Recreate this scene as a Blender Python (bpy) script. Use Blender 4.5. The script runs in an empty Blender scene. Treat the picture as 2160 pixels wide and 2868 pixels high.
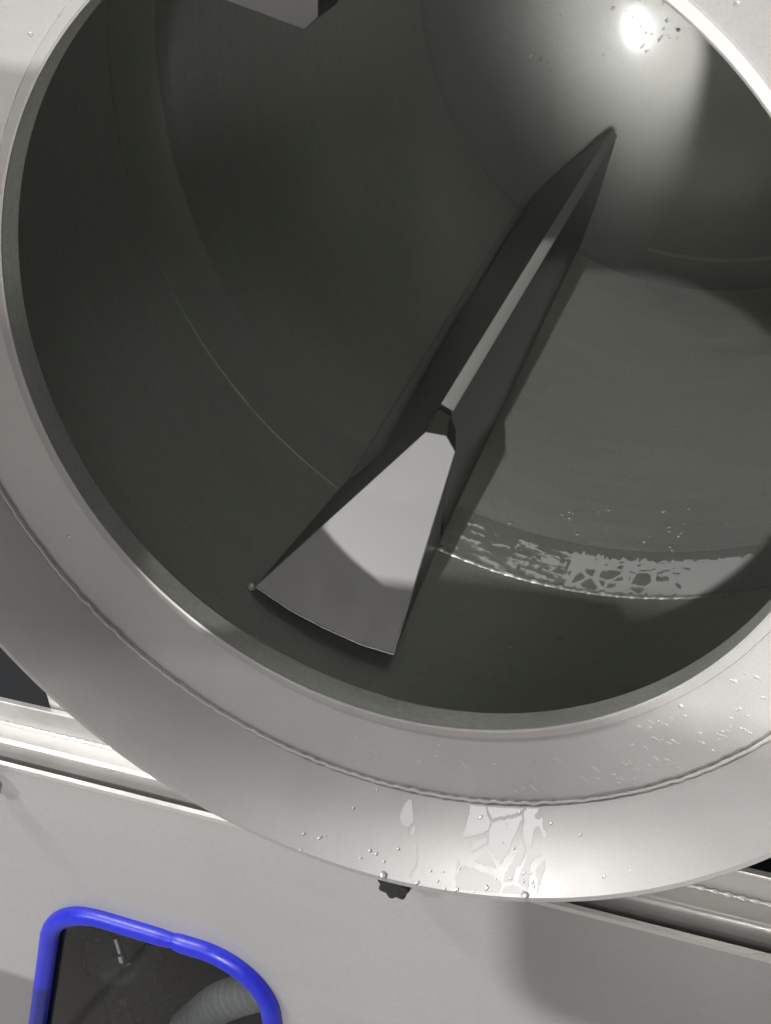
import bpy, bmesh, math, random
from mathutils import Vector, Matrix, noise
random.seed(7)
scene = bpy.context.scene
COL = scene.collection
S = 0.3                     # metres per mouth radius: every length below is in mouth radii

# ------------------------------------------------------------------ camera
cam_d = bpy.data.cameras.new('camera'); cam = bpy.data.objects.new('camera', cam_d); COL.objects.link(cam)
right = Vector((0.92817095, 0.36406614, -0.07716559)); up = Vector((-0.1314318, 0.51466066, 0.84726034)); look = Vector((-0.3481729, 0.77626043, -0.52554294))
M = Matrix((right, up, -look)).transposed().to_4x4()
M.translation = Vector((0.97843362, -2.20788415, 1.15774144)) * S
cam.matrix_world = M
cam_d.sensor_fit = 'HORIZONTAL'; cam_d.sensor_width = 36; cam_d.lens = 55.0
cam_d.clip_start = 0.02; cam_d.clip_end = 200
scene.camera = cam

# ------------------------------------------------------------------ light
world = bpy.data.worlds.new('World'); scene.world = world; world.use_nodes = True
bg = world.node_tree.nodes['Background']
bg.inputs[0].default_value = (1.0, 1.0, 0.99, 1); bg.inputs[1].default_value = 0.11

def lamp(name, loc, target, size, power, col=(1, 0.985, 0.965)):
    d = bpy.data.lights.new(name, 'AREA'); d.shape = 'RECTANGLE'; d.size = size[0] * S; d.size_y = size[1] * S
    d.energy = power; d.color = col
    o = bpy.data.objects.new(name, d); COL.objects.link(o)
    o.location = Vector(loc) * S
    o.rotation_euler = (Vector(target) * S - o.location).to_track_quat('-Z', 'Y').to_euler()
    return o
lamp('key_lamp', (2.2, -24.0, 13.2), (0, 0, -0.8), (0.40, 0.36), 600)
lamp('wall_lamp', (2.5, -8.0, 0.66), (0, 0, 0), (0.16, 0.9), 2.35).data.spread = math.radians(40)
lamp('ceiling_lamp', (-7.0, -1.7, 7.2), (0.2, 0, -1.2), (3.0, 0.8), 80)
lamp('fill_lamp', (7.0, -11.0, 9.0), (0, 0, -1.0), (3.0, 3.0), 27)  # added fill to brighten the shaded part of the baffle end plate
lamp('side_lamp', (-7.0, -6.0, 2.4), (-1, 0, -1.6), (0.8, 0.8), 34)

scene.render.engine = 'CYCLES'
scene.view_settings.view_transform = 'Standard'; scene.view_settings.look = 'None'
scene.view_settings.exposure = 0.0; scene.view_settings.gamma = 1.0
scene.cycles.max_bounces = 10; scene.cycles.diffuse_bounces = 5; scene.cycles.glossy_bounces = 7
scene.cycles.transmission_bounces = 6; scene.cycles.caustics_reflective = True
scene.cycles.sample_clamp_indirect = 4.0
scene.cycles.use_denoising = True

# ------------------------------------------------------------------ materials
def nt(name):
    m = bpy.data.materials.new(name); m.use_nodes = True
    t = m.node_tree; return m, t, t.nodes['Principled BSDF']
def N(t, typ, **kw):
    n = t.nodes.new(typ)
    for k, v in kw.items(): setattr(n, k, v)
    return n
def ramp(t, src, p0, p1, c0, c1):
    r = N(t, 'ShaderNodeMapRange'); r.inputs[1].default_value = p0; r.inputs[2].default_value = p1
    r.inputs[3].default_value = c0; r.inputs[4].default_value = c1
    t.links.new(src, r.inputs[0]); return r.outputs[0]
def noise_tex(t, scale, detail=3, vec=None, rough=0.55):
    n = N(t, 'ShaderNodeTexNoise'); n.inputs['Scale'].default_value = scale; n.inputs['Detail'].default_value = detail
    n.inputs['Roughness'].default_value = rough
    if vec is not None: t.links.new(vec, n.inputs['Vector'])
    return n.outputs['Fac']
def steel(name, base, rough, metallic=0.9, smudge=0.06, grain=0.05, stretch=(1, 1, 1), bump=0.03, drip=0.0):
    m, t, b = nt(name)
    tc = N(t, 'ShaderNodeTexCoord'); mp = N(t, 'ShaderNodeMapping'); mp.inputs['Scale'].default_value = stretch
    t.links.new(tc.outputs['Object'], mp.inputs['Vector'])
    big = noise_tex(t, 6.0, 4, tc.outputs['Object'])
    mid = noise_tex(t, 26.0, 5, mp.outputs['Vector'], 0.65)
    fine = noise_tex(t, 900.0, 1, mp.outputs['Vector'])
    # roughness: blotchy handling marks + brushing
    a = N(t, 'ShaderNodeMath', operation='ADD'); t.links.new(ramp(t, big, .3, .7, -smudge, smudge), a.inputs[0]); t.links.new(ramp(t, mid, .3, .7, -smudge, smudge), a.inputs[1])
    r = N(t, 'ShaderNodeMath', operation='ADD'); r.inputs[1].default_value = rough; t.links.new(a.outputs[0], r.inputs[0])
    t.links.new(r.outputs[0], b.inputs['Roughness'])
    g = N(t, 'ShaderNodeMath', operation='ADD'); t.links.new(ramp(t, fine, .25, .75, 1 - grain, 1 + grain), g.inputs[0]); t.links.new(ramp(t, mid, .3, .7, -smudge * .8, smudge * .8), g.inputs[1])
    mx = N(t, 'ShaderNodeVectorMath', operation='SCALE'); mx.inputs[0].default_value = base; t.links.new(g.outputs[0], mx.inputs['Scale'])
    t.links.new(mx.outputs[0], b.inputs['Base Color'])
    b.inputs['Metallic'].default_value = metallic
    bp = N(t, 'ShaderNodeBump'); bp.inputs['Strength'].default_value = bump; bp.inputs['Distance'].default_value = 0.001
    t.links.new(fine, bp.inputs['Height']); t.links.new(bp.outputs[0], b.inputs['Normal'])
    return m
def plain(name, base, rough, metallic=0.0, grain=0.0, spec=0.5):
    m, t, b = nt(name)
    tc = N(t, 'ShaderNodeTexCoord'); fine = noise_tex(t, 120.0, 4, tc.outputs['Object'])
    mx = N(t, 'ShaderNodeVectorMath', operation='SCALE'); mx.inputs[0].default_value = base; t.links.new(ramp(t, fine, .25, .75, 1 - grain, 1 + grain), mx.inputs['Scale'])
    t.links.new(mx.outputs[0], b.inputs['Base Color'])
    t.links.new(ramp(t, fine, .3, .7, rough - .05, rough + .05), b.inputs['Roughness'])
    b.inputs['Metallic'].default_value = metallic; b.inputs['Specular IOR Level'].default_value = spec
    return m
MAT = {
    'mouth': steel('satin_steel_mouth', (.50, .488, .482), .50, .38, .035, .06),
    'panel': steel('satin_steel_panel', (.41, .407, .40), .50, .40, .025, .08, (.12, 1, 1)),
    'rail': steel('bright_steel_rail', (.62, .61, .59), .34, .72, .05),
    'inside': steel('drum_steel', (.72, .74, .69), .40, .80, .06, .18, (.25, 2.2, .25)),
    'end': steel('dished_end_steel', (.60, .61, .575), .46, .80, .03, .12),
    'baffle': steel('baffle_steel', (.36, .365, .345), .30, 1.0, .006, .12),
    'ridge': steel('lit_ridge_steel', (.70, .70, .67), .40, .45, .03, .06),  # lighter than the baffle steel so the ridge top looks lit
    'cap': steel('baffle_cap_steel', (.42, .415, .408), .52, .60, .03, .06),
    'weld': steel('weld_steel', (.66, .655, .64), .34, .40, .06),
    'blue': plain('blue_rubber', (.014, .020, .44), .36, 0, .15),
    'black': plain('black_plastic', (.012, .012, .013), .5, 0, .1),
    'dark': plain('dark_cavity_shade', (.022, .024, .027), .7, 0, .1),  # near-black base puts the shade of gap, deck and bay into the colour
    'floor': plain('floor_concrete', (.28, .27, .26), .6, 0, .15),
    'hose': plain('ribbed_hose_plastic', (.42, .43, .44), .35, 0, .1),
    'tube': plain('white_hose_plastic', (.62, .58, .58), .35, 0, .1),
    'red': plain('red_stripe_plastic', (.45, .06, .05), .4, 0, .1),
    'canister': plain('smoky_canister_plastic', (.035, .036, .033), .25, 0, .03),
    'rod': plain('chromed_fitting', (.65, .65, .67), .2, 1, .05),
}
def glassy(name, rough, ior, tint):
    m, t, b = nt(name)
    b.inputs['Base Color'].default_value = (*tint, 1); b.inputs['Transmission Weight'].default_value = 1
    b.inputs['Roughness'].default_value = rough; b.inputs['IOR'].default_value = ior
    return m
MAT['water'] = glassy('water', 0.0, 1.33, (1, 1, 1))
MAT['pane'] = glassy('clear_plastic', 0.02, 1.2, (.8, .82, .82))
m, t, b = nt('water_film')
b.inputs['Base Color'].default_value = (.53, .525, .517, 1); b.inputs['Metallic'].default_value = .34; b.inputs['Roughness'].default_value = .56
b.inputs['Coat Weight'].default_value = .04; b.inputs['Coat Roughness'].default_value = .3
MAT['film'] = m
b = MAT['end'].node_tree.nodes['Principled BSDF']; b.inputs['Coat Weight'].default_value = .5; b.inputs['Coat Roughness'].default_value = .11; b.inputs['Coat IOR'].default_value = 1.9
m, t, b = nt('drum_water_film')
b.inputs['Base Color'].default_value = (.78, .79, .76, 1); b.inputs['Metallic'].default_value = .35; b.inputs['Roughness'].default_value = .45  # pale opaque base puts the water's whitish reflection into the colour
MAT['wet'] = m
m, t, b = nt('water_bead')
b.inputs['Base Color'].default_value = (.60, .595, .585, 1); b.inputs['Metallic'].default_value = .6; b.inputs['Roughness'].default_value = .36
b.inputs['Coat Weight'].default_value = 1; b.inputs['Coat Roughness'].default_value = .03
MAT['drop'] = m

# ------------------------------------------------------------------ mesh helpers
def obj(name, bm, m, parent=None, smooth=35):
    for v in bm.verts: v.co *= S
    me = bpy.data.meshes.new(name); bm.to_mesh(me); bm.free()
    if smooth:
        me.shade_smooth()
        me.set_sharp_from_angle(angle=math.radians(smooth))
    me.materials.append(m)
    o = bpy.data.objects.new(name, me); COL.objects.link(o)
    if parent: o.parent = parent
    return o
def thing(name, label, cat, group=None):
    o = bpy.data.objects.new(name, None); COL.objects.link(o); o.empty_display_size = .05
    tag(o, label, cat, group); return o
def tag(o, label, cat, group=None, kind=None):
    if label: o['label'] = label
    if cat: o['category'] = cat
    if group: o['group'] = group
    if kind: o['kind'] = kind
    return o
def P(r, th, y):
    a = math.radians(th); return Vector((r * math.sin(a), y, -r * math.cos(a)))
def lathe(prof, seg=256, closed=True, t0=0.0, t1=360.0, wob=None):
    bm = bmesh.new(); full = abs(t1 - t0 - 360) < 1e-6
    n = seg if full else seg + 1; rows = []
    for i in range(n):
        th = t0 + (t1 - t0) * i / seg
        rows.append([bm.verts.new(P(r + (wob(k, th) if wob else 0), th, y)) for k, (r, y) in enumerate(prof)])
    L = len(prof)
    for i in range(seg):
        A, B = rows[i], rows[(i + 1) % n]
        for k in range(L if closed else L - 1):
            bm.faces.new((A[k], A[(k + 1) % L], B[(k + 1) % L], B[k]))
    if closed and not full:
        bm.faces.new(rows[0]); bm.faces.new(rows[-1][::-1])
    bmesh.ops.recalc_face_normals(bm, faces=bm.faces)
    return bm
def prism(bm, front, back, caps=True):
    f = [bm.verts.new(v) for v in front]; b = [bm.verts.new(v) for v in back]; n = len(f)
    for i in range(n): bm.faces.new((f[i], f[(i + 1) % n], b[(i + 1) % n], b[i]))
    if caps: bm.faces.new(f[::-1]); bm.faces.new(b)
def box(bm, x0, x1, y0, y1, z0, z1):
    prism(bm, [(x0, y0, z0), (x1, y0, z0), (x1, y0, z1), (x0, y0, z1)], [(x0, y1, z0), (x1, y1, z0), (x1, y1, z1), (x0, y1, z1)])
def tube(bm, pts, rad, seg=12, closed=False, caps=True):
    pts = [Vector(p) for p in pts]; n = len(pts); rows = []; ref = None
    for i, p in enumerate(pts):
        d = (pts[(i + 1) % n] - pts[i - 1]) if closed else (pts[min(i + 1, n - 1)] - pts[max(i - 1, 0)])
        d.normalize()
        if ref is None: ref = d.orthogonal().normalized()
        ref = (ref - d * ref.dot(d)).normalized(); q = d.cross(ref)
        r = rad(i) if callable(rad) else rad
        rows.append([bm.verts.new(p + (ref * math.cos(6.28319 * k / seg) + q * math.sin(6.28319 * k / seg)) * r) for k in range(seg)])
    for i in range(n if closed else n - 1):
        A, B = rows[i], rows[(i + 1) % n]
        for k in range(seg): bm.faces.new((A[k], A[(k + 1) % seg], B[(k + 1) % seg], B[k]))
    if caps and not closed: bm.faces.new(rows[0][::-1]); bm.faces.new(rows[-1])
def recalc(bm): bmesh.ops.recalc_face_normals(bm, faces=bm.faces); return bm

# ------------------------------------------------------------------ floor under the machine
bm = bmesh.new(); box(bm, -40, 40, -60, 30, -4.7, -4.6); recalc(bm)
tag(obj('floor', bm, MAT['floor'], smooth=0), None, None, kind='structure')

# ------------------------------------------------------------------ the drum
drum = thing('tumbler_drum', 'big stainless steel tumbler drum with its round mouth open, wet inside', 'drum')
RB = 1.985                       # radius at the front seam
inner = [(1.0075, .0675), (1.03, .10), (1.30, .20), (1.62, .34), (1.82, .52), (1.93, .74), (1.972, .98), (RB, 1.2), (RB, 2.03)]
outer = [(r + .035, y - .012) for r, y in inner[1:]]
obj('front_shell', lathe(inner + outer[::-1] + [(1.035, .072)], 288), MAT['inside'], drum)
shell2 = [(RB - .004, 2.026), (1.964, 2.352), (1.967, 2.362), (1.969, 2.372), (1.966, 2.382), (1.967, 3.5), (1.962, 5.0), (1.957, 5.618)]
obj('rear_shell', lathe(shell2 + [(1.99, 6.05), (2.02, 2.2), (2.02, 2.045)], 288), MAT['inside'], drum)
# dished back end with a rounded knuckle
HB = 1.02
def end_y(r): return 5.62 + HB * math.sqrt(max(0, 1 - (r / 1.957) ** 2))
end = [(1.957 * math.cos(math.radians(90 * k / 40)), end_y(1.957 * math.cos(math.radians(90 * k / 40)))) for k in range(40)] + [(.004, end_y(0))]
obj('dished_end', lathe(end, 256, False), MAT['end'], drum)
# bright seam weld where the two shells meet
def wv(k, th): return .0035 * math.sin(th * 5.1) * math.sin(th * 1.7) + .003 * noise.noise(Vector((th * .9, k, 0)))
obj('seam_weld', lathe([(1.987, 2.014), (1.981, 2.019), (1.976, 2.028), (1.978, 2.045), (1.990, 2.05)], 240, True, -24, 50, wob=wv), MAT['inside'], drum)

obj('end_weld', lathe([(1.868, end_y(1.868) - .001), (1.860, end_y(1.860) - .004), (1.850, end_y(1.850) - .001)], 120, False, -14, 60, wob=lambda k, th: .3 * wv(k, th)), MAT['inside'], drum)
# mouth: thin lip, conical ring face, weld bead, flared collar
obj('mouth_lip', lathe([(1.0, -.004), (1.002, .004), (1.028, .010), (1.031, -.001), (1.026, -.007), (1.005, -.008)], 320), MAT['mouth'], drum)
obj('neck_tube', lathe([(1.003, .004), (1.003, .068), (1.029, .069), (1.029, .010)], 320), MAT['inside'], drum)
obj('ring_face', lathe([(1.030, .0005), (1.215, -.055), (1.235, -.03), (1.030, .045)], 320), MAT['mouth'], drum)
def cw(k, th): return .0015 * math.sin(math.radians(th) * 3 + 1)
obj('flared_collar', lathe([(1.203, -.053), (1.319, -.271), (1.330, -.274), (1.336, -.268), (1.27, -.06), (1.25, .16), (1.215, .16)], 320, wob=cw), MAT['mouth'], drum)
# ripples of the weld bead: one bead, several hundred scallops round the ring
bm = bmesh.new(); nb = 1440; rows = []
for i in range(nb):
    th = 360 * i / nb; amp = max(.08, (.5 + .7 * noise.noise(Vector((th * .06, 3, 0)))) * (1 if (th + 60) % 360 < 130 else .3)) * (.7 + .6 * noise.noise(Vector((th * .9, 5, 0))))
    rip = amp * (.5 + .5 * math.sin(th * 2.9 + 1.5 * noise.noise(Vector((th * .3, 0, 0)))))
    r = .0065 + .005 * rip
    c0 = Vector((1.199, -.0575)); row = []
    off = .004 * noise.noise(Vector((th * .6, 9, 1)))
    for k in range(7):
        a = math.radians(-40 + 280 * k / 6 - 90)
        row.append(bm.verts.new(P(c0.x + off + r * math.cos(a), th, c0.y + r * math.sin(a))))
    rows.append(row)
for i in range(nb):
    A, B = rows[i], rows[(i + 1) % nb]
    for k in range(6): bm.faces.new((A[k], A[k + 1], B[k + 1], B[k]))
obj('weld_bead', recalc(bm), MAT['weld'], drum, 60)

# ------------------------------------------------------------------ baffles: three hollow wedges along the drum wall
def R2(th): return Matrix.Rotation(math.radians(-th), 3, 'Y')
def baffle(rot, ra=1.0, lag=0.0):
    def tw(y): return -8.0 * (y - 2.05) / 4.05
    def q(r, th, y): return P(r, th + rot + tw(y) * (y > 2.05), y)
    bm = bmesh.new()
    ys = [2.078, 2.6, 3.2, 4.0, 4.8, 5.5, 6.05]; rows = []
    for y in ys:
        gap = .15 * max(0, 1 - (y - 2.078) / 1.3)           # the side sheet stands off the wall near its front end
        rr = (1.312 - .012 * (y - 2)) * ra
        rows.append([bm.verts.new(q(*p, y)) for p in ((1.895 - gap, -34.0 + 6 * gap), (rr + .02, -29.1), (rr, -28.6), (rr, -26.7), (rr + .02, -26.2), (1.945, -20.0))])
    for i in range(len(ys) - 1):
        A, B = rows[i], rows[i + 1]
        for k in range(6): bm.faces.new((A[k], A[(k + 1) % 6], B[(k + 1) % 6], B[k]))
    bm.faces.new(rows[0]); bm.faces.new(rows[-1][::-1])
    b = obj('baffle', recalc(bm), MAT['baffle'], drum, 20)
    bm = bmesh.new(); rows = []
    for k in range(25):
        y = 2.078 + 3.96 * k / 24; rr = (1.312 - .012 * (y - 2)) * ra - .003
        rows.append([bm.verts.new(q(r_, t_, y)) for r_, t_ in ((rr + .003, -29.0), (rr, -28.8), (rr, -26.5), (rr + .003, -26.3))])
    for A, B in zip(rows, rows[1:]):
        for k in range(3): bm.faces.new((A[k], A[k + 1], B[k + 1], B[k]))
    obj('lit_ridge_strip', recalc(bm), MAT['ridge'], b, 40)
    # closed front wedge, a little gap ahead of the long part
    pl = [Vector(v) for v in ((-1.15, 1.17, -1.585), (-.992, 1.166, -1.677), (-.859, 1.175, -1.742), (-.709, 1.192, -1.808), (-.582, 1.22, -1.852), (-.508, 1.883, -1.257), (-.556, 1.913, -1.201), (-.639, 1.887, -1.18))]
    rotm = Matrix.Rotation(math.radians(-rot), 3, 'Y')
    lagm = Matrix.Rotation(math.radians(lag), 3, 'Y')
    pl = [rotm @ (lagm @ v if i < 5 else Vector((v.x * ra, v.y, v.z * ra))) for i, v in enumerate(pl)]
    bk = [q(1.955, -35.2, 2.04), q(1.955, -31, 2.04), q(1.955, -27, 2.04), q(1.955, -23, 2.04), q(1.955, -20, 2.04), q(1.36 * ra, -24.3, 2.04), q(1.315 * ra, -26.3, 2.045), q(1.315 * ra, -28.9, 2.045)]
    bm = bmesh.new(); prism(bm, pl, bk); recalc(bm)
    obj('baffle_nose', bm, MAT['baffle'], b, 15)
    # end plate lying 2 mm proud of the nose
    nrm = (pl[4] - pl[0]).cross(pl[7] - pl[0]).normalized()
    if nrm.y > 0: nrm = -nrm
    cen = sum(pl, Vector()) / 8
    outl = [cen + (p - cen) * .992 for p in pl]
    bm = bmesh.new(); prism(bm, [p + nrm * .012 for p in outl], [p + nrm * .002 for p in outl]); recalc(bm)
    bmesh.ops.bevel(bm, geom=[e for e in bm.edges], offset=.003, segments=1, affect='EDGES')
    obj('end_plate', bm, MAT['cap'], b, 20)
    # tack weld at the foot of the end plate
    bm = bmesh.new(); bmesh.ops.create_icosphere(bm, subdivisions=2, radius=.02)
    for v in bm.verts: v.co = v.co * (1 + .25 * noise.noise(v.co * 60)) + pl[0] + (pl[0] - pl[4]).normalized() * .012
    obj('tack_weld', bm, MAT['weld'], b, 60)
    # foot seam strips
    for tha, w in ((-35.2, .012),):
        bm = bmesh.new(); tube(bm, [q(1.948, tha, 2.06 + 4.0 * k / 30) for k in range(31)], w * .5, 6)
        obj('foot_weld', recalc(bm), MAT['weld'] if tha < -30 else MAT['baffle'], b, 60)
    return b
for rot, ra, lag in ((0, 1, 0), (90, 1, 0), (180, 1, 0), (-91, .80, 9)): baffle(rot, ra, lag)

# ------------------------------------------------------------------ water on the steel
def film_patch(name, surf, u0, u1, nu, v0, v1, nv, wet, lift, label, mat=None):
    bm = bmesh.new(); g = {}
    def vert(i, j):
        if (i, j) not in g:
            u = u0 + (u1 - u0) * i / nu; v = v0 + (v1 - v0) * j / nv
            g[i, j] = bm.verts.new(surf(u, v))
        return g[i, j]
    for i in range(nu):
        for j in range(nv):
            if wet(u0 + (u1 - u0) * (i + .5) / nu, v0 + (v1 - v0) * (j + .5) / nv):
                bm.faces.new((vert(i, j), vert(i + 1, j), vert(i + 1, j + 1), vert(i, j + 1)))
    bmesh.ops.smooth_vert(bm, verts=[v for v in bm.verts if v.is_boundary], factor=.5, use_axis_x=True, use_axis_y=True, use_axis_z=True)
    o = obj(name, bm, mat or MAT['film'], None, 180)
    return tag(o, label, 'water', kind='stuff')
def collar_pt(th, s): return P(1.203 + .116 * s + cw(0, th) - .0007, th, -.053 - .218 * s - .0001)
def vor(x, y, sx, sy, seed):
    d, _ = noise.voronoi(Vector((x * sx, y * sy, seed)), distance_metric='DISTANCE'); return d[1] - d[0]
def wet_collar(th, s):
    w = .45 * noise.noise(Vector((th * .5, s * 4, 2))) + .2 * noise.noise(Vector((th * 1.6, s * 13, 5)))
    if s < .06 or s > .97: return False
    if 8.8 + w < th < 19.3 + w * 2:
        if th > 17.8 and noise.noise(Vector((th * .9, s * 6, 1))) < .0: return False
        return vor(th + w * 1.2, s, .20, 1.7, 7.3) > .045
    for a, b, c, d in ((1.2, .9, .12, .42), (3.0, .5, .58, .93), (2.4, .35, .38, .5)):
        if abs(th - a - (s - .5) * 1.0 + .4 * noise.noise(Vector((th, s * 7, a)))) < b * (.35 + .65 * math.sin(math.pi * min(1, max(0, (s - c) / (d - c))))) and c < s < d: return True
    return False
film_patch('water_film', collar_pt, -39, 24, 1100, 0, 1, 60, wet_collar, 0, 'cracked sheet of water drying on the lowest part of the collar')
def band_pt(th, y): return P(1.977 - (y - 2.026) * (.013 / .326) - .0012, th, y)
def wet_band(th, y):
    s = (y - 2.03) / .31
    w = noise.noise(Vector((th * .35, s * 2, 4))); w2 = noise.noise(Vector((th * 1.1, s * 5, 14)))
    if s > .84 + .10 * w2 + .08 * noise.noise(Vector((th * 3, 1, 9))): return False
    if th < -2.6 + 1.2 * w2:                                  # towards the baffle the film breaks into thin streaks
        return noise.noise(Vector((th * .28, s * 11, 3))) + .5 * noise.noise(Vector((th * 1.4, s * 30, 6))) > .05 + .020 * (-3 - th)
    # dry islands inside the film: large ones low down, specks above
    core = 1 - abs((th - 4.6 - .8 * w) / 8.6) ** 2 - abs((s - .24) / .30) ** 2
    if core > 0 and vor(th + .8 * w, s + .04 * w2, .46, 3.4, 3.1) > .13 + .16 * (1 - core) * (1 + w2): return False
    if th < -3 and s < .3 and vor(th, s, .5, 4, 5.1) > .25: return False
    if .5 < s < .8 and 0 < th < 15 and noise.noise(Vector((th * .9, s * 16, 21))) > .38: return False
    return True
film_patch('water_film', band_pt, -19, 24.5, 1000, 2.032, 2.34, 90, wet_band, 0, 'net of water on the bright band behind the drum seam', MAT['wet'])

def scuff_pt(th, y): return P(RB - .0015, th, y)
def scuff(th, y):
    for a, b in ((-95, -88), (-83.5, -78), (-74, -71.5), (-66.5, -55), (-52.5, -48)):
        if a < th < b:
            k = math.sin(math.pi * (th - a) / (b - a)); c = 1.62 + .03 * math.sin(th * .11)
            return abs(y - c) < .012 * k * (.7 + .6 * noise.noise(Vector((th * .8, 0, 1)))) and noise.noise(Vector((th * 3, y * 60, 2))) > -.15
    return False
film_patch('dried_drips', scuff_pt, -96, -47, 700, 1.57, 1.67, 40, scuff, 0, 'pale dried drip marks in an arc on the left drum wall', MAT['wet'])
def drops(name, pts, label, mat=None):
    bm = bmesh.new()
    for p, nrm, r in pts:
        d = nrm.normalized(); a = d.orthogonal().normalized(); b_ = d.cross(a); n = 9
        ph = random.random() * 6; el = 1 + 1.2 * random.random() ** 2
        rings = []
        for z, k in ((.0, 1.0), (.17, .90), (.27, .62)):
            rings.append([bm.verts.new(p + (a * math.cos(6.2832 * i / n + ph) * el + b_ * math.sin(6.2832 * i / n + ph)) * r * k * (1 + .12 * random.uniform(-1, 1) * (z == 0)) + d * r * z) for i in range(n)])
        top = bm.verts.new(p + d * r * .31)
        for A, B in zip(rings, rings[1:]):
            for i in range(n): bm.faces.new((A[i], A[(i + 1) % n], B[(i + 1) % n], B[i]))
        for i in range(n): bm.faces.new((rings[-1][i], rings[-1][(i + 1) % n], top))
        bm.faces.new(rings[0][::-1])
    o = obj(name, recalc(bm), mat or MAT['drop'], None, 80)
    return tag(o, label, 'water', kind='stuff')
pts = []
for i in range(95):                                     # ring face
    th = random.choice((random.uniform(-5, 60), random.uniform(60, 160), random.uniform(25, 75), random.uniform(-160, -60))); s = random.random() ** .9
    p = P(1.045 + .145 * s, th, -.004 - .0437 * s); nr = Vector((0, -1, 0)) - P(.25, th, 0)
    pts.append((p, nr, random.choice((.0025, .003, .004, .005, .0075)) * random.uniform(.7, 1.1)))
for i in range(46):                                      # collar and its edge
    th = random.gauss(12, 9); s = random.uniform(.75, 1) if i < 26 else random.random()
    p = P(1.203 + .116 * s, th, -.053 - .218 * s); pts.append((p, -P(1, th, .5), random.uniform(.0015, .0045)))
for th in (.2, 17.5):
    pts.append((P(1.316, th, -.266), -P(1, th, .3), .011))
for i in range(60):                                      # short runs, pulled downwards
    th = random.choice((random.uniform(-30, 70), random.uniform(20, 70))); s0 = random.random(); L_ = random.randint(2, 6)
    for k in range(L_):
        s = s0 + .022 * k
        if s < .98: pts.append((P(1.045 + .145 * s, th + .15 * k * (1 if th > 0 else -1) + random.uniform(-.05, .05), -.004 - .0437 * s), Vector((0, -1, 0)) - P(.25, th, 0), random.uniform(.0016, .0034)))
drops('water_droplets', pts, 'small clear droplets scattered over the steel mouth ring')
pts = []
for i in range(120):
    if i < 14: x, z = -1.27 + random.gauss(0, .05), -.66 + random.gauss(0, .12)
    elif i < 55: x, z = random.uniform(-.75, -.3), random.uniform(-.62, -.2)
    else: x, z = random.uniform(-1.6, .1), random.uniform(-.6, .2)
    r = math.hypot(x, z)
    pts.append((Vector((x, end_y(r) - .002, z)), Vector((-x * .3, -1, -z * .3)), random.choice((.005, .007, .009, .013)) * random.uniform(.6, 1)))
drops('water_droplets', pts, 'beads of water on the bright back end of the drum')
pts = []
for a, b_, n in (((-8, 1.53), (2.5, .06), 9), ((-4, 1.63), (2, .04), 6), ((-5, 2.56), (3, .1), 9), ((9, 2.55), (2.5, .12), 12)):
    for i in range(n):
        th = random.gauss(a[0], b_[0]); y = random.gauss(a[1], b_[1]); rr = RB if y < 2 else 1.965
        pts.append((P(rr, th, y), -P(1, th, 0), random.uniform(.004, .011)))
drops('water_droplets', pts, 'few drops lying on the dark drum floor beside the baffle')

# ------------------------------------------------------------------ base cabinet under the drum
base = thing('base_cabinet', 'pale satin steel base cabinet with a window edged in blue rubber', 'cabinet')
YP = .30; ZT = -1.972
# window outline in panel coordinates (x, z): slanting quadrilateral, rounded corners
quad = [(-2.31, -4.05), (-1.83, -2.745), (-.84, -2.75), (-.885, -4.05)]
def rounded(quad, rads, n=14):
    out = []
    for i, p in enumerate(quad):
        p = Vector(p); a = (Vector(quad[i - 1]) - p).normalized(); c = (Vector(quad[(i + 1) % 4]) - p).normalized()
        ang = a.angle(c); r = rads[i]; dist = r / math.tan(ang / 2); ctr = p + (a + c).normalized() * (r / math.sin(ang / 2))
        s, e = p + a * dist - ctr, p + c * dist - ctr
        a0 = math.atan2(s.y, s.x); a1 = math.atan2(e.y, e.x); d = (a1 - a0 + math.pi) % (2 * math.pi) - math.pi
        out += [ctr + r * Vector((math.cos(a0 + d * k / n), math.sin(a0 + d * k / n))) for k in range(n + 1)]
    return out
win = rounded(quad, (.2, .36, .27, .2))
bm = bmesh.new()
ov = [bm.verts.new((x, YP, z)) for x, z in ((-6, ZT), (4.5, ZT), (4.5, -4.6), (-6, -4.6))]
iv = [bm.verts.new((p.x, YP, p.y)) for p in win]
es = [bm.edges.new((L[i], L[(i + 1) % len(L)])) for L in (ov, iv) for i in range(len(L))]
bmesh.ops.triangle_fill(bm, use_beauty=True, use_dissolve=False, edges=es)
bmesh.ops.recalc_face_normals(bm, faces=bm.faces)
ret = bmesh.ops.extrude_face_region(bm, geom=bm.faces[:])
for v in [g for g in ret['geom'] if isinstance(g, bmesh.types.BMVert)]: v.co.y += .018
recalc(bm)
obj('front_panel', bm, MAT['panel'], base, 30)
# the sheet's top edge is folded back: a bright narrow hem
bm = bmesh.new(); prism(bm, [(-6, YP - .003, ZT - .012), (-6, YP + .0, ZT + .004), (-6, YP + .016, ZT + .008), (-6, YP + .024, ZT - .012)], [(4.5, YP - .003, ZT - .012), (4.5, YP, ZT + .004), (4.5, YP + .016, ZT + .008), (4.5, YP + .024, ZT - .012)])
obj('panel_hem', recalc(bm), MAT['rail'], base, 60)
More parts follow.
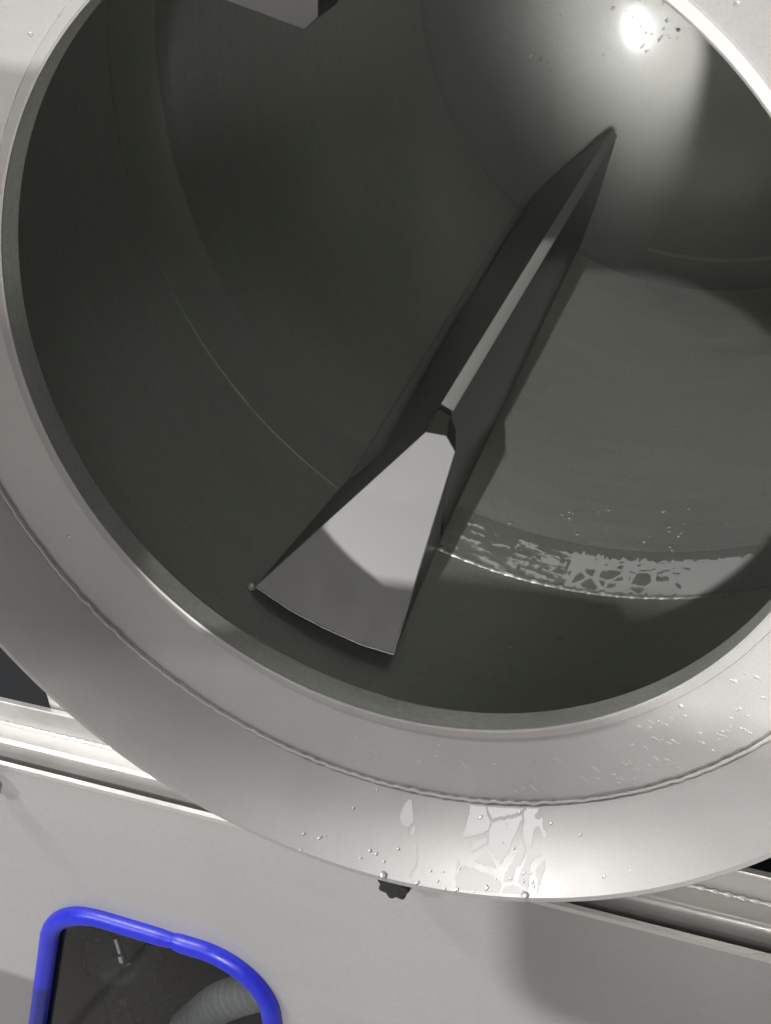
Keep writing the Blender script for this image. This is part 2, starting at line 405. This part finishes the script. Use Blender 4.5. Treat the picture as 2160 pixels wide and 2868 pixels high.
# stepped frame rail behind the gap
def extr(name, prof, m, sm=40, x0=-6.0, x1=4.5):
    bm = bmesh.new(); prism(bm, [(x0, y, z) for y, z in prof], [(x1, y, z) for y, z in prof]); return obj(name, recalc(bm), m, base, sm)
arc = [(.385 - .022 * math.cos(a), -1.932 + .022 * math.sin(a)) for a in [math.radians(d) for d in range(0, 91, 15)]]
extr('lower_rail', [(.363, -2.2)] + arc + [(.452, -1.906), (.452, -2.2)], MAT['rail'])
extr('upper_rail', [(.456, -2.2), (.456, -1.806), (.462, -1.797), (.482, -1.797), (.488, -1.806), (.488, -2.2)], MAT['rail'])
bm = bmesh.new(); nn_ = 900; rows = []
for i in range(nn_ + 1):
    x = -3.2 + 5.2 * i / nn_; r = .008 + .004 * math.sin(x * 150 + 2 * noise.noise(Vector((x * 9, 0, 0)))) * (.5 + noise.noise(Vector((x * 3, 1, 0))))
    rows.append([bm.verts.new((x, .452 - r * math.cos(a), -1.905 + r * math.sin(a))) for a in (0, .5, 1.0, 1.57)])
for A, B in zip(rows, rows[1:]):
    for k in range(3): bm.faces.new((A[k], A[k + 1], B[k + 1], B[k]))
obj('rail_weld', recalc(bm), MAT['weld'], base, 60)
bm = bmesh.new(); box(bm, -6, 4.5, .322, .50, -2.26, -2.21); obj('gap_backing', recalc(bm), MAT['dark'], base, 0)
bm = bmesh.new(); box(bm, -6, 4.5, .50, 7.2, -2.62, -2.56); obj('deck', recalc(bm), MAT['dark'], base, 0)
# upright support block standing on the rail
bm = bmesh.new(); box(bm, -1.735, -.6, .492, .62, -2.2, -1.60); obj('support_block', recalc(bm), MAT['rail'], base, 0)
# blue rubber edge trim, two ends meeting in the top edge
L = len(win); per = []
for i in range(L):
    a, b_ = win[i], win[(i + 1) % L]; m_ = max(1, int((b_ - a).length / .03))
    per += [a.lerp(b_, k / m_) for k in range(m_)]
j = min(range(len(per)), key=lambda i: (per[i] - Vector((-1.28, -2.705))).length)
per = per[j:] + per[:j]; K = len(per)
cen = sum(per, Vector((0, 0))) / K
bm = bmesh.new()
tube(bm, [(p.x, YP - .012, p.y) for p in per[1:]] + [(per[0].lerp(per[1], .92).x, YP - .012, per[0].lerp(per[1], .92).y)], lambda i: .042 + (-.003 if i > K - 14 else 0) - (.006 if i < 1 or i > K - 2 else 0) + .0012 * noise.noise(Vector((i * .15, 2, 0))), 18)
obj('window_trim', recalc(bm), MAT['blue'], base, 60)
bm = bmesh.new(); f = bm.faces.new([bm.verts.new((p.x, YP + .012, p.y)) for p in win])
ret = bmesh.ops.extrude_face_region(bm, geom=[f])
for v in [g for g in ret['geom'] if isinstance(g, bmesh.types.BMVert)]: v.co.y += .01
obj('window_pane', recalc(bm), MAT['pane'], base, 30)
# dark box behind the window
bm = bmesh.new()
x0, x1, y0, y1, z0, z1 = -3.2, -.3, YP + .03, 1.9, -4.55, -2.3
vs = [bm.verts.new(v) for v in ((x0, y0, z0), (x1, y0, z0), (x1, y0, z1), (x0, y0, z1), (x0, y1, z0), (x1, y1, z0), (x1, y1, z1), (x0, y1, z1))]
for q in ((4, 5, 6, 7), (0, 1, 5, 4), (3, 7, 6, 2), (0, 4, 7, 3), (1, 2, 6, 5)): bm.faces.new([vs[k] for k in q])
obj('pump_bay', recalc(bm), MAT['dark'], base, 0)
# star knobs screwed into the panel
def knob(x, z):
    bm = bmesh.new(); n = 84; R = .052
    def rad(a): return R * (1 + .13 * math.cos(7 * a))
    rows = []
    for y, k in ((-.052, .55), (-.078, .90), (-.086, .98), (-.092, 1.0), (-.12, 1.0), (-.127, .95), (-.130, .8), (-.130, .3)):
        rows.append([bm.verts.new((x + rad(6.28319 * i / n) * k * math.cos(6.28319 * i / n), YP + y + .036, z + rad(6.28319 * i / n) * k * math.sin(6.28319 * i / n))) for i in range(n)])
    for A, B in zip(rows, rows[1:]):
        for i in range(n): bm.faces.new((A[i], A[(i + 1) % n], B[(i + 1) % n], B[i]))
    bm.faces.new(rows[0]); bm.faces.new(rows[-1][::-1])
    o = obj('star_knob', recalc(bm), MAT['black'], base, 40)
    bm = bmesh.new(); tube(bm, [(x, YP, z), (x, YP - .055, z)], .018, 14); obj('knob_stem', recalc(bm), MAT['rail'], o, 40)
knob(-.205, -1.978); knob(-1.955, -2.045)

# ------------------------------------------------------------------ things inside the pump bay, seen through the window
def spline(ctrl, n):
    c = [Vector(p) for p in ctrl]; c = [c[0] * 2 - c[1]] + c + [c[-1] * 2 - c[-2]]; out = []
    for i in range(1, len(c) - 2):
        for k in range(n):
            t = k / n; a, b_, d, e = c[i - 1:i + 3]
            out.append(.5 * ((2 * b_) + (d - a) * t + (2 * a - 5 * b_ + 4 * d - e) * t * t + (3 * b_ - a - 3 * d + e) * t ** 3))
    return out + [c[-2]]
hp = [(-.55, .66, -3.24), (-1.0, .62, -3.37), (-1.277, .6, -3.54), (-1.456, .6, -3.74), (-1.633, .6, -4.02), (-1.72, .6, -4.4)]
bm = bmesh.new(); tube(bm, spline(hp, 48), lambda i: .078 + .017 * math.sin(i * .85), 20)
tag(obj('corrugated_hose', recalc(bm), MAT['hose'], None, 60), 'grey ribbed hose curving behind the blue edged window', 'hose')
tt = thing('thin_hose', 'thin white hose with a red stripe below the ribbed hose', 'hose')
th_ = [Vector((x + .03 + .02 * i, y - .10, z - .135 + .005 * i)) for i, (x, y, z) in enumerate(hp)]
bm = bmesh.new(); tube(bm, spline(th_, 20), .020, 10); obj('hose_wall', recalc(bm), MAT['tube'], tt, 60)
bm = bmesh.new(); tube(bm, [p + Vector((-.004, -.008, .017)) for p in spline(th_, 20)], .006, 6); obj('red_stripe', recalc(bm), MAT['red'], tt, 60)
can = thing('filter_canister', 'smoky round filter canister with bright fittings inside the pump bay', 'filter')
bm = lathe([(.001, 0), (.16, .0), (.20, .02), (.225, .06), (.23, .15), (.23, 1.4), (.001, 1.4)], 48, False)
for v in bm.verts: v.co = Vector((-2.03 + v.co.x, .82 + v.co.z, -3.62 - v.co.y))
obj('bowl', recalc(bm), MAT['canister'], can, 40)
for x, y, z0_, z1_, r in ((-1.86, .60, -3.50, -3.34, .018), (-1.90, .56, -4.06, -3.78, .022), (-1.56, .75, -3.42, -3.37, .03)):
    bm = bmesh.new(); tube(bm, [(x, y, z0_), (x, y, z0_ + .3 * (z1_ - z0_)), (x, y, z0_ + .32 * (z1_ - z0_)), (x, y, z1_)], lambda i: r * (1.4 if i < 2 else .9), 12); obj('fitting', recalc(bm), MAT['rod'], can, 40)

# ------------------------------------------------------------------ added light blocker in front of the machine, just outside the frame
tr = thing('light_blocker', 'added unseen steel board shading the tumbler mouth', 'light blocker')
def rbox(name, x0, x1, y0, y1, z0, z1, r, m):
    bm = bmesh.new(); out = []
    for cx, cz, a0 in ((x1 - r, z1 - r, 0), (x0 + r, z1 - r, 90), (x0 + r, z0 + r, 180), (x1 - r, z0 + r, 270)):
        for k in range(9):
            a = math.radians(a0 + 90 * k / 8); out.append((cx + r * math.cos(a), cz + r * math.sin(a)))
    prism(bm, [(x, y0, z) for x, z in out], [(x, y1, z) for x, z in out]); return obj(name, recalc(bm), m, tr, 40)
bm = bmesh.new(); prof = [(.47, -.42), (.51, -.38), (.51, .27), (.48, .30), (-.40, .30), (-.50, .40), (-.535, .47), (-.535, .62), (-.41, .90), (-.34, 1.0), (-.30, 1.58), (-.38, 1.68), (-3.2, 1.68), (-3.2, -.01), (-3.16, -.05), (-1.0, -.05), (-.75, -.45)]  # outline shaped to set where the key lamp's shadow edges fall
prism(bm, [(x, -2.02, z) for x, z in prof], [(x, -1.9, z) for x, z in prof]); obj('blocker_board', recalc(bm), MAT['rail'], tr, 30)
bm = bmesh.new(); box(bm, -2.9, .3, -3.47, -2.03, -1.85, -1.80); obj('blocker_tray', recalc(bm), MAT['rail'], tr, 0)
for x in (-3.0, -2.2):
    bm = bmesh.new(); tube(bm, [(x, -1.96, -.40), (x, -1.96, -4.6)], .03, 10); obj('leg', recalc(bm), MAT['rail'], tr, 40)
# boxes on a post behind the photographer, added to shade ring and panel
tr = thing('rear_light_blocker', 'added unseen steel boxes on a post blocking lamp light', 'control box')
rbox('upper_blocker_box', .71, 1.55, -6.3, -6.0, 1.70, 2.69, .17, MAT['rail'])
rbox('lower_blocker_box', 1.15, 2.05, -6.3, -6.05, -.35, .45, .05, MAT['rail'])
bm = bmesh.new(); tube(bm, [(1.2, -6.15, 1.70), (1.2, -6.15, -4.6)], .06, 12); obj('post', recalc(bm), MAT['rail'], tr, 40)
